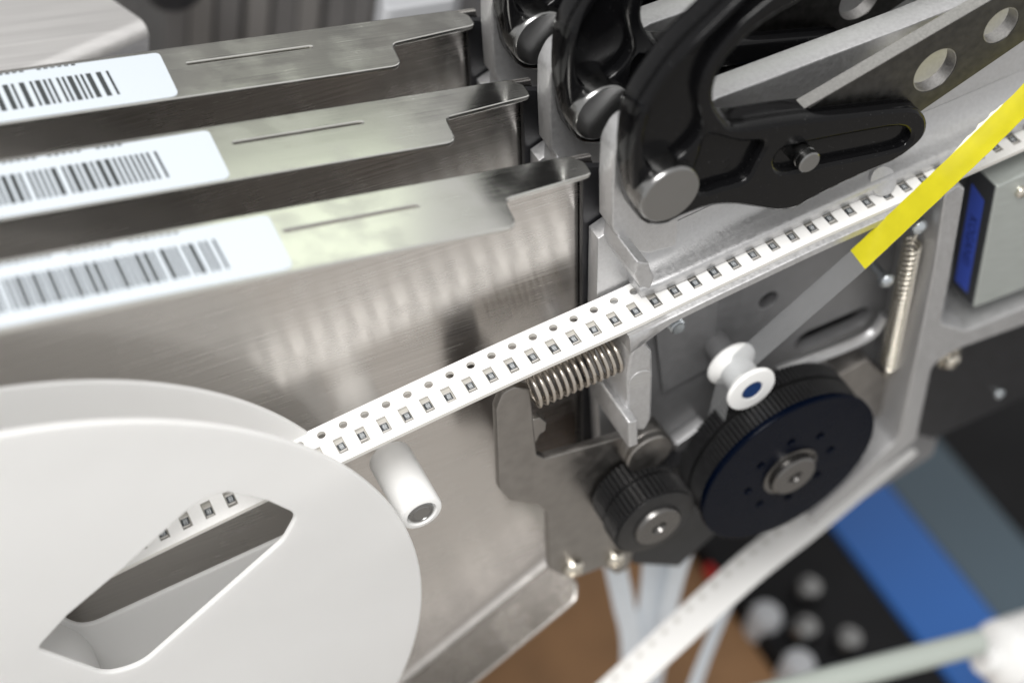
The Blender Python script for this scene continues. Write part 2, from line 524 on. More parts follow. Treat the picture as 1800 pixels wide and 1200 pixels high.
# tape path (top surface) in X-Z, used by the guide, the floor and the tape itself
PATH = [(-112, 24.5), (-90, 32.7), (-72.4, 39.2), (-52, 46.2), (-36.3, 51.5), (-24.8, 55.2), (-13.4, 58.8), (-1.9, 62.3), (9.7, 65.6), (17.4, 67.8), (24, 70.0), (32, 72.7), (42, 75.9), (51.4, 78.9), (61, 81.6), (71, 84.2), (85.4, 88.0), (96.1, 91.0), (120, 97.6), (160, 108.5)]
SM = smooth_open([Vector(p) for p in PATH], 10)
ARC = [0.0]
for a, b in zip(SM, SM[1:]): ARC.append(ARC[-1] + (b - a).length)
def at_arc(s):
    s = max(0.0, min(ARC[-1] - 1e-4, s))
    lo, hi = 0, len(ARC) - 1
    while hi - lo > 1:
        m = (lo + hi) // 2
        if ARC[m] <= s: lo = m
        else: hi = m
    t = (s - ARC[lo]) / (ARC[hi] - ARC[lo])
    p = SM[lo].lerp(SM[hi], t)
    d = (SM[min(hi + 1, len(SM) - 1)] - SM[max(lo - 1, 0)]).normalized()
    return p, d
def arc_of_x(x):
    i = min(range(len(SM)), key=lambda k: abs(SM[k].x - x))
    return ARC[i]

# guide lip: section in (Y, height above tape), swept along the tape
sec_g = [(0.4, 0.25), (-5.7, 0.25), (-6.1, 0.45), (-6.3, 0.9), (-6.42, 2.2), (-6.3, 2.7), (-5.95, 3.0), (-5.4, 3.15), (-4.0, 3.35), (-2.7, 3.8), (-1.7, 4.7), (-1.1, 6.0), (-0.75, 7.8), (-0.62, 9.5), (0.4, 9.5)]
g = MB(); secs = []
s0, s1 = arc_of_x(21.0), arc_of_x(150)
for k in range(46):
    s = s0 + (s1 - s0) * k / 45
    p, d = at_arc(s); nrm = Vector((-d.y, d.x))
    f = 1.0 if k > 2 else (0.55, 0.82, 0.95)[k]
    secs.append([((p + nrm * (0.5 + (h - 0.5) * (0.75 + 0.25 * f))).x, 0.4 + (y - 0.4) * (0.72 + 0.28 * f), (p + nrm * (0.5 + (h - 0.5) * (0.75 + 0.25 * f))).y) for y, h in sec_g])
g.sweep(secs)
part(g, 'tape_guide', 'cast_aluminium', cast)
sp_c = (67.2, 85.8)
# milled spot on the guide
ms = MB(); s = arc_of_x(68.5); p, d = at_arc(s); nrm = Vector((-d.y, d.x))
c0 = p + nrm * 2.5
ms.lathe(0, 0, [(2.7, -1.5), (2.7, 0.0), (2.6, 0.08), (0, 0.08)], 32)
ax = Vector((nrm.x * 0.62, -0.78, nrm.y * 0.62)).normalized()
q = Vector((0, 1, 0)).rotation_difference(ax).to_matrix()
ms.v = [tuple(q @ Vector(v) + Vector((c0.x, -5.9, c0.y))) for v in ms.v]
part(ms, 'milled_spot', 'cast_aluminium', cast)

# pivot boss below the lever
bs = MB(); CAP = (13.9, 100.4)
bs_out = [(9.3, 96.0), (7.9, 103.3), (9.1, 107.8), (13.9, 108.7), (20.3, 101.8), (25.3, 84.1), (26.3, 79.5), (20.6, 79.1), (16.0, 81.0), (11.5, 86.8)]
bs.prism(fillet(bs_out, [0, 5, 5, 2, 2, 0, .6, .6, 2, 0]), -4.5, 0.2, bev=0.35)
part(bs, 'pivot_boss', 'cast_aluminium', cast)
# clip: slanted bar standing out of the wall
cl = MB()
cl.prism(fillet([(13.0, 84.9), (15.6, 83.8), (17.7, 80.0), (17.6, 77.4), (15.3, 78.5), (13.4, 81.6)], 0.4), -11.0, 0.0, bev=0.35)
part(cl, 'retaining_nub', 'cast_aluminium', cast)
# lower side panel of the wall left of the nub
lw = MB()
lw.prism([(12.4, 81.1), (15.1, 82.9), (30.2, 70.2), (29.9, 57.7), (29.4, 49.0), (37.1, 19.3), (27.0, 21.2), (19.3, 49.0)], -0.5, 3.0, bev=0.2)
part(lw, 'tail_web', 'cast_aluminium', cast)

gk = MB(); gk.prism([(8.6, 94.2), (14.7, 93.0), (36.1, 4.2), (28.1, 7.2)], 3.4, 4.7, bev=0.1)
part(gk, 'gap_shade_strip', 'black_metal', cast)  # black strip added to stand for the shade between plate and casting
# channel floor under the tape, running down into the post
fl2 = MB(); secs = []
s0, s1 = arc_of_x(16.0), arc_of_x(78.5)
for k in range(40):
    s = s0 + (s1 - s0) * k / 39
    p, d = at_arc(s); nrm = Vector((-d.y, d.x))
    a, b = p - nrm * 0.95, p - nrm * (2.7 if s > s0 + 8 else 2.7 + 3.0 * (1 - (s - s0) / 8))
    secs.append([(a.x, 0.5, a.y), (a.x, -10.7, a.y), ((a + (b - a) * .12).x, -11.0, (a + (b - a) * .12).y), ((a + (b - a) * .9).x, -11.0, (a + (b - a) * .9).y), (b.x, -10.8, b.y), (b.x, 0.5, b.y)])
fl2.sweep(secs)
part(fl2, 'channel_floor', 'cast_aluminium', cast)
# post
po = MB()
po_out = [(18.3, 65.2), (21.6, 66.2), (20.7, 65.1), (20.5, 63.5), (22.3, 61.3), (24.2, 54.7), (27.1, 42.5), (26.5, 39.3), (24.0, 40.2), (21.5, 43.6), (18.0, 56.6), (17.5, 62.2)]
po.prism(fillet(po_out, [1, .5, 1.5, 1, 1.5, 1, 2.5, 1.5, 1.5, 1, 3, 3]), -11.0, 1.0, bev=0.6)
part(po, 'channel_post', 'cast_aluminium', cast)
pe = MB(); pc = (21.3, 54.6); pe.lathe(*pc, [(2.3, -10.5), (2.3, -11.08), (2.2, -11.16), (0, -11.16)], 32)
part(pe, 'milled_spot', 'machined_aluminium', cast)
nb = MB()
nb.prism(fillet([(19.0, 47.2), (21.2, 47.1), (23.2, 39.7), (21.1, 39.5)], 0.5), -14.0, 0.0, bev=0.4)
part(nb, 'retaining_nub', 'cast_aluminium', cast)
# recess back wall
rw = MB()
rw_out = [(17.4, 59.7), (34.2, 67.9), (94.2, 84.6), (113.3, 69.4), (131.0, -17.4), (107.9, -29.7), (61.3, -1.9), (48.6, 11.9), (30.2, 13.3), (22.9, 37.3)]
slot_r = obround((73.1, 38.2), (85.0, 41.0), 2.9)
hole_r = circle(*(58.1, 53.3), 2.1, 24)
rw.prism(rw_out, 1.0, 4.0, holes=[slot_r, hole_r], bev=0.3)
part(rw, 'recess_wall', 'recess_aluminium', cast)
rk = MB(); rk.prism([(58.8, 52.9), (94.1, 46.9), (105.0, 20.5), (66.8, 28.5)], 6.0, 7.0, bev=0)
part(rk, 'inner_plate', 'black_metal', cast)
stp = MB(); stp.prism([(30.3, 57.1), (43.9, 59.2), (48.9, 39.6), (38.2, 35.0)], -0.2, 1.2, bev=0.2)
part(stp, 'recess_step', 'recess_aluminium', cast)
# right rib and its foot, then the arm below the valve
rb = MB()
rb_out = [(79.0, 84.6), (81.7, 86.4), (83.9, 84.9), (91.6, 59.3), (94.8, 47.9), (103.7, 43.5), (118.1, 46.0), (147.6, 52.1), (151.7, 45.3), (121.2, 39.9), (104.7, 38.0), (98.2, 35.2), (104.9, 9.9), (92.5, -3.8), (84.1, -11.1), (82.2, -8.4), (98.9, 12.0), (85.5, 63.8)]
rb.prism(fillet(rb_out, [1.5, 1, 1, 3, 4, 3, 0, 0, 0, 0, 3, 3, 1.5, 1, .5, .5, 4, 2]), -11.0, 1.0, bev=0.5)
part(rb, 'frame_rib', 'cast_aluminium', cast)
rm = MB()
rm_p = smooth_open([Vector((*p, 0)) for p in [(64.5, 34.5), (71.2, 35.7), (79.5, 36.9), (86.8, 39.0), (88.7, 43.6)]], 4)
rm.tube([(p.x, -2.0, p.y) for p in rm_p], 1.3, 8)
part(rm, 'recess_rim', 'cast_aluminium', cast)
ft = MB()
ft.prism([(44.4, 19.7), (50.2, 23.6), (57.9, 16.7), (65.4, 7.0), (60.4, -6.1), (50.3, 3.3)], -2.0, 1.0, bev=0.4)
part(ft, 'gear_web', 'cast_aluminium', cast)
bkt = MB(); bkt.prism([(80.5, 30.6), (86.9, 33.3), (89.4, 30.9), (105.9, 15.6), (105.7, 4.6), (87.8, 21.4)], -4.0, 1.0, bev=0.3)
part(bkt, 'spring_bracket', 'dull_steel')

# ---- dark steel strip with holes
stl = MB()
st_out = [(39.3, 107.5), (43.8, 110.4), (74.3, 125.6), (88.6, 132.8), (106.4, 127.2), (85.0, 115.1), (67.8, 103.8), (61.6, 99.2)]
st_h = [circle(*(66.6, 112.0), 4.3, 40), circle(*(77.8, 119.2), 3.5, 40), circle(*(89.1, 127.2), 3.5, 32)]
stl.prism(st_out, -8.5, -6.0, holes=st_h, bev=0.12)
strip = part(stl, 'drive_strip', 'strip_steel')
# bright sheared edges of the strip
se = MB()
a, b = Vector((39.5, 107.4)), Vector((88.6, 132.8))
a = Vector((43.8, 110.4)) ; dd = (Vector((74.3, 125.6)) - a).normalized(); nn = Vector((-dd.y, dd.x))
se.prism([tuple(a - dd * 4), tuple(a + dd * 58), tuple(a + dd * 58 + nn * .12), tuple(a - dd * 4 + nn * .12)], -8.45, -6.05, bev=0)
part(se, 'sheared_edge', 'cut_steel', strip)
for c, r in (((66.6, 112.0), 4.3), ((77.8, 119.2), 3.5)):
    hb = MB(); hb.prism(circle(*c, r - .02, 40), -8.4, -6.05, holes=[circle(*c, r - .14, 40)], bev=0)
    part(hb, 'hole_rim', 'cut_steel', strip)

# ---- lever
lv_back = [(11.2, 94.2), (8.4, 100.9), (6.5, 107.9), (5.8, 115.1), (7.0, 119.6), (10.3, 125.9), (14.4, 130.7), (18.4, 135.1), (24.0, 140.0)]
lv_front = [(33.7, 138.0), (29.3, 132.7), (23.3, 129.5), (18.5, 123.9), (17.8, 119.3), (18.9, 115.7), (21.6, 112.2), (25.3, 109.7), (36.6, 109.1), (48.5, 108.2), (60.9, 107.2), (64.3, 105.7), (66.4, 103.4), (67.0, 100.6), (65.7, 98.4), (62.1, 95.9), (54.9, 94.0), (46.9, 91.2), (43.5, 89.7), (39.9, 89.8), (36.2, 91.0), (30.1, 93.2), (24.3, 94.2), (19.0, 93.2), (15.8, 92.2)]
lever_out = lv_back + lv_front
lever_s = smooth_closed(lever_out, 3)
lev = MB()
slot_l = smooth_closed([(35.0, 101.4), (35.4, 103.4), (38.4, 104.0), (53.1, 104.0), (59.7, 103.7), (62.7, 102.4), (64.1, 100.5), (63.5, 98.9), (59.7, 98.4), (47.5, 98.4), (39.3, 98.3), (36.4, 99.2)], 2)
lev.prism(lever_s, -8.6, -5.0, bev=(0, 0.9))
webA = smooth_closed([(9.7, 105.2), (12.8, 105.2), (16.1, 106.6), (18.1, 111.0), (15.3, 117.7), (15.7, 124.0), (19.9, 130.5), (25.3, 135.4), (21.3, 136.5), (17.1, 131.5), (11.5, 125.5), (7.9, 121.0), (7.2, 115.5), (7.7, 110.1)], 3)
webB = smooth_closed([(19.6, 109.6), (26.2, 107.0), (31.6, 105.8), (31.3, 102.0), (30.3, 98.4), (25.8, 97.7), (21.9, 97.6), (19.3, 101.6), (19.1, 106.2)], 3)
lev.prism(lever_s, -9.9, -8.6, holes=[webA, webB], bev=0)
lev.prism(lever_s, -9.6, -8.6, bev=0)
lev.prism(lever_s, -11.5, -9.9, holes=[webA, webB, slot_l], bev=(0.65, 0))
lever = part(lev, 'release_lever', 'black_plastic', smooth=60)
cp = MB()
cp.lathe(CAP[0], CAP[1], [(5.4, -9.0), (5.45, -12.7), (5.35, -13.2), (5.05, -13.5), (2.5, -13.5), (0, -13.5)], 64)
part(cp, 'pivot_cap', 'turned_steel', lever)
pn = MB(); pcx = (40.2, 101.9)
pn.lathe(*pcx, [(2.0, -3.0), (2.0, -12.4), (1.75, -12.5), (1.75, -12.7), (2.0, -12.8), (2.0, -13.8), (1.8, -14.0), (0, -14.0)], 32)
part(pn, 'stop_pin', 'turned_steel', lever)
t2 = text_mesh('2', 3.0)
o = bpy.data.objects.new('cast_numeral', t2); t2.materials.append(MATS['black_plastic']); COL.objects.link(o)
o.parent = lever
p = (27.2, 100.6)
o.location = ((p[0] - ORG[0]) * S, (-9.62 - ORG[1]) * S, (p[1] - ORG[2]) * S); o.rotation_euler = (PI / 2, 0, 0)

# ---- copies for the two feeders behind: the shared parts only
common = list(feeder.children)
feeders = [feeder]
for k in (1, 2):
    r = empty('tape_feeder', (ORG[0], ORG[1] + PITCH * k, ORG[2]))
    for c in common:
        if c.name.split('.')[0] == 'spring_bracket': continue
        copy_tree(c, r)
    feeders.append(r)
for k, (r, x1) in enumerate(zip(feeders, (-45.6, -47.2, -48.0))):
    barcode_label(r, x1, 0, 11 + k * 5, ORG)
tag(feeder, 'front tape feeder carrying the white tape, roller, springs and gear wheels', 'tape feeder', 'steel tape feeders side by side')
tag(feeders[1], 'middle tape feeder between the two others, with barcode label and black lever', 'tape feeder', 'steel tape feeders side by side')
tag(feeders[2], 'rearmost tape feeder, with barcode label, behind the middle feeder', 'tape feeder', 'steel tape feeders side by side')

# ---- front feeder only: roller, bracket, springs, pulley, gears, screws, valve
ro = MB(); rc = (-19.4, 34.5)
ro.lathe(*rc, [(1.6, 5.0), (1.6, 2.6), (3.4, 2.4), (3.95, 2.1), (4.05, 1.6), (4.05, -11.4), (3.85, -11.9), (2.9, -12.1), (2.75, -11.7), (2.7, -11.4)], 48)
rol = part(ro, 'guide_roller', 'nylon')
ra = MB(); ra.lathe(*rc, [(2.45, -1), (2.45, -11.75), (2.3, -11.9), (2.0, -11.9), (1.95, -11.8), (1.7, -11.8), (1.6, -11.9), (0, -11.9)], 40)
part(ra, 'roller_pin', 'turned_steel', rol)

bk = MB()
bk_out = [(-4.5, 55.5), (-2.3, 56.2), (1.1, 54.6), (4.4, 42.3), (6.3, 35.5), (8.3, 33.8), (25.3, 33.9), (31.2, 28.2), (36.4, 11.0), (38.1, -12.0), (35.4, -12.9), (31.1, -8.3), (25.4, -8.9), (20.9, -6.9), (16.8, -2.9), (12.3, 16.8), (9.4, 20.3), (2.6, 24.0), (-0.3, 28.3), (-5.1, 51.4)]
bk.prism(fillet(bk_out, [2, 1, .6, .5, 1, 1.2, .5, 1, 2, 3, 2, 1, 1.5, 2, 1.5, 2, 1, 2, 2, 2]), -7.0, -5.2, bev=0.3)
brk = part(bk, 'spring_arm', 'dull_steel')
ho = MB()
ho.prism(fillet([(3.2, 46.0), (4.8, 46.0), (6.7, 43.9), (6.9, 41.7), (5.8, 41.2), (5.5, 39.1), (4.6, 39.4)], 0.5), -6.9, -5.3, bev=0.25)
part(ho, 'spring_hook', 'dull_steel', brk)

def screw(cx, cz, y, r, m='nickel', length=3.0, parent=None, name='screw', cross=True):
    b = MB()
    b.lathe(cx, cz, [(r * .55, y + length), (r * .55, y), (r, y), (r, y - r * .35), (r * .9, y - r * .62), (r * .6, y - r * .82), (r * .22, y - r * .88), (r * .18, y - r * .55), (0, y - r * .5)], 32)
    if cross:
        for a in (0.4, 0.4 + PI / 2):
            u = Vector((math.cos(a), math.sin(a))); v = Vector((-u.y, u.x)); c = Vector((cx, cz))
            b.prism([tuple(c + u * r * .55 + v * r * .09), tuple(c - u * r * .55 + v * r * .09), tuple(c - u * r * .55 - v * r * .09), tuple(c + u * r * .55 - v * r * .09)], y - r * .885, y - r * .8, bev=0)
    return part(b, name, m, parent)
screw(*(22.5, -4.1), -7.0, 2.3, parent=brk)
screw(*(33.1, -5.8), -7.0, 2.1, parent=brk)
wd_ = MB(); wc = (30.0, 31.0)
wd_.lathe(*wc, [(4.9, -5.0), (4.9, -8.6), (4.7, -9.0), (4.75, -9.2), (4.95, -9.4), (4.95, -10.4), (4.7, -10.7), (0, -10.7)], 48)
part(wd_, 'steel_disc', 'dull_steel')

def helix(p, q, r, turns, wire, lead=0.0, seg=22):
    p, q = Vector(p), Vector(q); ax = (q - p); L = ax.length; ax /= L
    u = ax.orthogonal().normalized(); v = ax.cross(u)
    n = int(turns * seg); pts = []
    for i in range(n + 1):
        t = i / n
        a = 2 * PI * turns * t
        pts.append(p + ax * L * t + (u * math.cos(a) + v * math.sin(a)) * r)
    return MB().tube(pts, wire, 8)
hs = helix((1.4, -6.2, 53.8), (17.7, -6.2, 58.0), 3.6, 12.6, 0.42)
part(hs, 'compression_spring', 'spring_steel', smooth=80)
es = helix((81.1, -7.0, 69.4), (92.6, -5.0, 31.2), 1.65, 26, 0.36, seg=18)
sp2 = part(es, 'extension_spring', 'nickel', smooth=80)
eh = MB()
e0, e1 = Vector((81.1, -7.0, 69.4)), Vector((92.6, -5.0, 31.2))
eh.tube([e0, e0 + (e0 - e1).normalized() * 1.5 + Vector((0.5, 0, 0)), Vector((81.6, -7.0, 72.2))], 0.3, 8)
part(eh, 'spring_hook', 'nickel', sp2)
eh = MB()
eh.tube([e1, e1 + (e1 - e0).normalized() * 1.2, Vector((94.8, -4.0, 26.1))], 0.6, 8)
part(eh, 'spring_hook', 'nickel', sp2)
def post_screw(px, y, r, l, name='post_screw'):
    b = MB()
    b.lathe(*px, [(r * .5, 1.5), (r * .5, y + .4), (r, y + .4), (r, y - r * .3), (r * .86, y - r * .62), (r * .45, y - r * .85), (0, y - r * .9)], 28)
    return part(b, name, 'zinc')
post_screw((79.3, 74.8), -8.0, 1.75, 8)
post_screw((80.3, 58.7), -5.2, 1.7, 6)
sc = MB(); c = (34.5, 55.7)
sc.lathe(*c, [(1.35, 1.5), (1.35, -2.4)] + [(1.35 - .12 * (k % 2), -0.2 - k * .25) for k in range(0)] + [(1.2, -2.7), (0, -2.7)], 28)
for k in range(7): sc.lathe(*c, [(1.3, 0.6 - k * .45), (1.55, 0.42 - k * .45), (1.3, 0.24 - k * .45)], 28)
part(sc, 'set_screw', 'zinc')

# pulley the peeled film runs over
pu = MB(); puc = (47.2, 46.0)
pu.lathe(*puc, [(2.0, -5.2), (4.9, -5.4), (5.2, -5.8), (5.15, -6.2), (4.7, -6.7), (3.8, -7.3), (3.4, -7.9), (3.4, -11.0), (3.8, -11.6), (4.7, -12.2), (5.15, -12.6), (5.2, -13.0), (5.0, -13.4), (2.35, -13.5), (2.3, -13.2)], 56)
pul = part(pu, 'film_pulley', 'nylon')
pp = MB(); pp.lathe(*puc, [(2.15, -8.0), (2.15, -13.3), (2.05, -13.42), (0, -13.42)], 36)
part(pp, 'pulley_pin', 'blue_reflection_pin', pul)
px_ = MB(); px_.lathe(*puc, [(2.6, 1.0), (2.6, -5.3)], 30)
part(px_, 'pulley_boss', 'recess_aluminium', pul)

# big film wheel
WC = (59.5, 24.9)
def knurled(b, cx, cz, r, y0, y1, n, depth):
    pr = []
    for i in range(n):
        a = 2 * PI * i / n
        for k, rr in ((0, r - depth), (.28, r), (.62, r), (.9, r - depth)):
            pr.append((cx + rr * math.cos(a + k * 2 * PI / n), cz + rr * math.sin(a + k * 2 * PI / n)))
    b.prism(pr, y0, y1, bev=0)
bw = MB()
knurled(bw, *WC, 19.4, -12.2, -8.6, 120, 0.6)
knurled(bw, *WC, 19.4, -17.6, -13.0, 120, 0.6)
bw.lathe(*WC, [(18.2, -8.7), (18.2, -17.7)], 64)
whl = part(bw, 'film_wheel', 'black_rubber', smooth=25)
bd_ = MB()
hl = [circle(WC[0] + 9.6 * math.cos(a), WC[1] + 9.6 * math.sin(a), 0.75, 14) for a in [k * PI / 4 + .3 for k in range(8)]]
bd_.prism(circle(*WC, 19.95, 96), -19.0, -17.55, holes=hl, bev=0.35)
part(bd_, 'wheel_face', 'blue_sheen_disc', whl)
wh = MB(); wh.lathe(*WC, [(6.2, -18.5), (6.2, -19.35), (5.4, -19.5), (5.2, -19.1), (5.0, -19.1), (5.0, -20.6), (4.6, -21.0), (1.6, -21.0), (1.4, -20.2), (0, -20.2)], 48)
part(wh, 'hub_cap', 'hub_steel', whl)

# small knurled gear
GC = (30.4, 18.7)
sg = MB()
knurled(sg, *GC, 8.6, -12.0, -7.6, 50, 0.65)
knurled(sg, *GC, 9.0, -17.2, -12.8, 50, 0.65)
sg.lathe(*GC, [(7.6, -7.7), (7.6, -17.0), (8.3, -17.1), (8.3, -17.6), (6.8, -18.0), (0, -18.0)], 56)
gw = part(sg, 'nip_gear', 'black_rubber', smooth=25)
gh = MB(); gh.lathe(*GC, [(5.0, -17.5), (5.0, -18.6), (4.7, -19.0), (1.6, -19.0), (1.3, -18.3), (0, -18.3)], 44)
part(gh, 'hub_cap', 'hub_steel', gw)
gs = MB(); gs.prism([(32.5, 14.4), (53.3, 19.0), (65.9, -7.6), (54.6, -20.8), (41.0, -14.0)], -5.0, -1.0, bev=0.4)
part(gs, 'gear_carrier', 'black_metal')

# valve block beyond the rib
vb = MB()
vb_f = [(93.5, 82.6), (112.2, 87.7), (132.2, 92.3), (155.4, 55.0), (131.4, 52.9), (103.8, 48.8)]
vb.prism(fillet(vb_f, [.6, 0, .6, .6, 0, .6]), -10.0, -2.0, bev=0.4)
val = part(vb, 'valve_block', 'valve_metal')
a, b = Vector((93.5, 82.6)), Vector((103.8, 48.8))
ud = (b - a).normalized(); no = Vector((ud.y, -ud.x))
if no.x > 0: no = -no
sp_ = MB()
fv = lambda u, y, c: ((a + ud * u + no * c).x, y, (a + ud * u + no * c).y)
Ln = (b - a).length
sp_.prism([(0.3, -9.6), (Ln - .3, -9.6), (Ln - .3, -2.2), (0.3, -2.2)], 0.0, 0.15, bev=0, frame=fv)
part(sp_, 'side_panel', 'dark_valve', val)
bl = MB(); bl.prism([(6.0, -7.6), (Ln - 2.4, -7.6), (Ln - 2.4, -3.6), (4.6, -3.6)], 0.15, 0.22, bev=0, frame=fv)
lb = part(bl, 'blue_sticker', 'blue_label', val)
tm = text_mesh('KOGANEI', 3.2); tm.materials.append(MATS['label_ink'])
o = bpy.data.objects.new('lettering', tm); COL.objects.link(o); o.parent = lb
mid = a + ud * (Ln * .5 + 1.3) + no * 0.225
uu, nn3 = Vector((ud.x, 0, ud.y)), Vector((no.x, 0, no.y))
vv = nn3.cross(uu)
o.matrix_local = Matrix.Translation(Vector((mid.x - ORG[0], -5.6, mid.y - ORG[2])) * S) @ Matrix((uu, vv, nn3)).transposed().to_4x4()
screw(*(100.7, 80.0), -10.0, 1.3, m='nickel', parent=val)
# dark plate and screws below the arm
dk = MB()
dk.prism([(98.7, 34.2), (128.3, 39.4), (179.7, 41.7), (221.1, -22.4), (151.0, 2.1), (122.1, -4.4), (112.9, 1.1)], -3.0, -1.0, bev=0.3)
dkp = part(dk, 'rear_plate', 'black_metal')
wsh = MB(); c = (113.3, 25.2); wsh.lathe(*c, [(2.9, -3), (2.9, -3.5), (2.7, -3.7), (1.0, -3.7)], 36)
part(wsh, 'washer', 'nickel', dkp)
screw(*c, -3.7, 2.0, m='nickel', parent=dkp)
screw(*(137.2, 6.3), -3.0, 1.2, m='zinc', parent=dkp, cross=False)

# ================================================================== CARRIER TAPE
S_H0 = arc_of_x(-36.3)          # arc position of a sprocket hole
TW0, TW1 = -1.1, -9.95          # far and near edge
CELL = 4.0
def cell_loops():
    hole = circle(0.0, -3.05, 0.76, 18)
    pocket = [(-2 + 0.0 - 0.86, -5.05), (-2 + 0.86, -5.05), (-2 + 0.86, -8.35), (-2 - 0.86, -8.35)]
    return hole, pocket
tape = MB()
TH = 0.8
def tp(s, y, h):
    p, d = at_arc(s); n = Vector((-d.y, d.x)); q = p + n * h
    return (q.x, y, q.y)
hole, pocket = cell_loops()
k0, k1 = -19, 40
for k in range(k0, k1 + 1):
    sc0 = S_H0 + k * CELL
    outer = [(-3, TW1), (-1, TW1), (1, TW1), (1, TW0), (-1, TW0), (-3, TW0)]
    for top in (True, False):
        loops = [outer, hole[::-1], pocket[::-1]] if top else [outer, hole[::-1]]
        tris = tessellate_polygon([[Vector((a, b, 0)) for a, b in l] for l in loops])
        flat = [p for l in loops for p in l]
        h = 0.0 if top else -TH
        base = len(tape.v)
        tape.v += [tp(sc0 + a, b, h) for a, b in flat]
        for t in tris:
            A, B, Cc = (flat[i] for i in t)
            s_ = (B[0] - A[0]) * (Cc[1] - A[1]) - (Cc[0] - A[0]) * (B[1] - A[1])
            if abs(s_) < 1e-9: continue
            t = t if (s_ > 0) == top else t[::-1]
            tape.f.append(tuple(base + i for i in t)); tape.mi.append(0)
    def wall(loop, h0, h1, closed=True, mi=1):
        base = len(tape.v); m = len(loop)
        tape.v += [tp(sc0 + a, b, h0) for a, b in loop] + [tp(sc0 + a, b, h1) for a, b in loop]
        for i in range(m if closed else m - 1):
            j = (i + 1) % m
            tape.f.append((base + i, base + j, base + m + j, base + m + i)); tape.mi.append(mi)
    wall(hole, 0, -TH)
    wall(pocket, 0, -0.68)
    base = len(tape.v); tape.v += [tp(sc0 + a, b, -0.68) for a, b in pocket]
    tape.f.append((base + 3, base + 2, base + 1, base)); tape.mi.append(2)
    wall([(-3, TW1), (-1, TW1), (1, TW1)], 0, -TH, False)
    wall([(1, TW0), (-1, TW0), (-3, TW0)], 0, -TH, False)
to = tape.build('carrier_tape', ['paper', 'paper_edge', 'pocket_film'], org=(-36, -5, 51), smooth=20)
tag(to, 'white paper carrier tape with round sprocket holes and pockets of chip resistors', 'carrier tape')

# chip resistors, one per pocket
def chip_parts():
    bb = MB(); bb.prism([(-.62, -.72), (.62, -.72), (.62, .72), (-.62, .72)], 0.02, 0.52, bev=0.03, axis='z')
    tt = MB(); tt.prism([(-.64, .70), (.64, .70), (.64, 1.06), (-.64, 1.06)], 0.0, 0.54, bev=0.05, axis='z')
    t2_ = MB(); t2_.prism([(-.64, -1.06), (.64, -1.06), (.64, -.70), (-.64, -.70)], 0.0, 0.54, bev=0.05, axis='z')
    return bb, tt, t2_
marks = text_mesh('1001', 0.74); marks.materials.append(MATS['chip_mark'])
proto = None
ORD = ['first', 'second', 'third', 'fourth', 'fifth', 'sixth', 'seventh', 'eighth', 'ninth', 'tenth', 'eleventh', 'twelfth', 'thirteenth', 'fourteenth', 'fifteenth']
for k in list(range(-8, -3)) + list(range(0, 37)):
    s_ = S_H0 + k * CELL - 2.0
    dx, dy, rz = random.uniform(-.13, .13), random.uniform(-.32, .12), random.uniform(-.06, .06)
    p, d = at_arc(s_ + dx); n = Vector((-d.y, d.x)); q = p + n * (-0.66)
    M = Matrix(((d.x, 0, n.x), (0, 1, 0), (d.y, 0, n.y))).to_4x4() @ Matrix.Rotation(rz, 4, 'Z')
    M = Matrix.Translation(Vector((q.x, -6.78 + dy, q.y)) * S) @ M
    if proto is None:
        root = empty('chip_resistor', (0, 0, 0))
        for mb, nm, mt in zip(chip_parts(), ('body', 'terminal', 'terminal'), ('chip_ceramic', 'chip_terminal', 'chip_terminal')):
            mb.build(nm, mt, root)
        mo = bpy.data.objects.new('marking', marks); COL.objects.link(mo); mo.parent = root
        mo.location = (0, 0, 0.528 * S); mo.rotation_euler = (0, 0, -PI / 2); mo.scale = (0.80, 1.45, 1)
        tag(root, 'tiny black chip resistor marked 1001 in a pocket of the white tape', 'chip resistor', 'chip resistors in the carrier tape')
        proto = root
    else:
        root = proto.copy(); COL.objects.link(root)
        for ch in proto.children:
            c = ch.copy(); COL.objects.link(c); c.parent = root
    root.matrix_world = M
    if k < 0: lb_t = '%s chip resistor down the tape seen through the reel window' % ORD[-4 - k]
    elif k == 0: lb_t = 'chip resistor half hidden by the rim of the white reel'
    elif k <= 15: lb_t = '%s whole chip resistor along the white tape from the reel rim' % ORD[k - 1]
    elif k <= 30: lb_t = '%s chip resistor beside the grey guide lip counted from its rounded end' % ORD[k - 16]
    else: lb_t = '%s chip resistor of the tape from the yellow tape crossing it' % ORD[k - 31]
    root['label'] = lb_t

# peeled cover film, yellow splice on it
wrap = []
r_ = 3.5
for i in range(9):
    a = math.radians(195 - i * (195 - 128) / 8)
    wrap.append((puc[0] + r_ * math.cos(a), -9.4, puc[1] + r_ * math.sin(a)))
centre = [(47.3, -10.0, 8.3)] + wrap + [(61.7, -12.8, 74.6), (72.5, -14.0, 90.8), (79.4, -13.2, 97.2), (87.4, -12.0, 104.6), (104.3, -10.0, 123.9)]
up1 = centre[10]
cs = [Vector(c) for c in centre]
def ribbon(pts, half, th, twist=None, off=0.0):
    b = MB(); secs = []
    for i, p in enumerate(pts):
        t = (pts[min(i + 1, len(pts) - 1)] - pts[max(i - 1, 0)]).normalized()
        wv = Vector((0, 1, 0)); wv = (wv - t * wv.dot(t)).normalized()
        if twist: wv = Matrix.Rotation(twist[i], 3, t) @ wv
        nv = t.cross(wv).normalized()
        c = p - nv * off
        h = half[i] if isinstance(half, list) else half
        secs.append([c - wv * h - nv * th / 2, c + wv * h - nv * th / 2, c + wv * h + nv * th / 2, c - wv * h + nv * th / 2])
    return b.sweep(secs)
fine = []
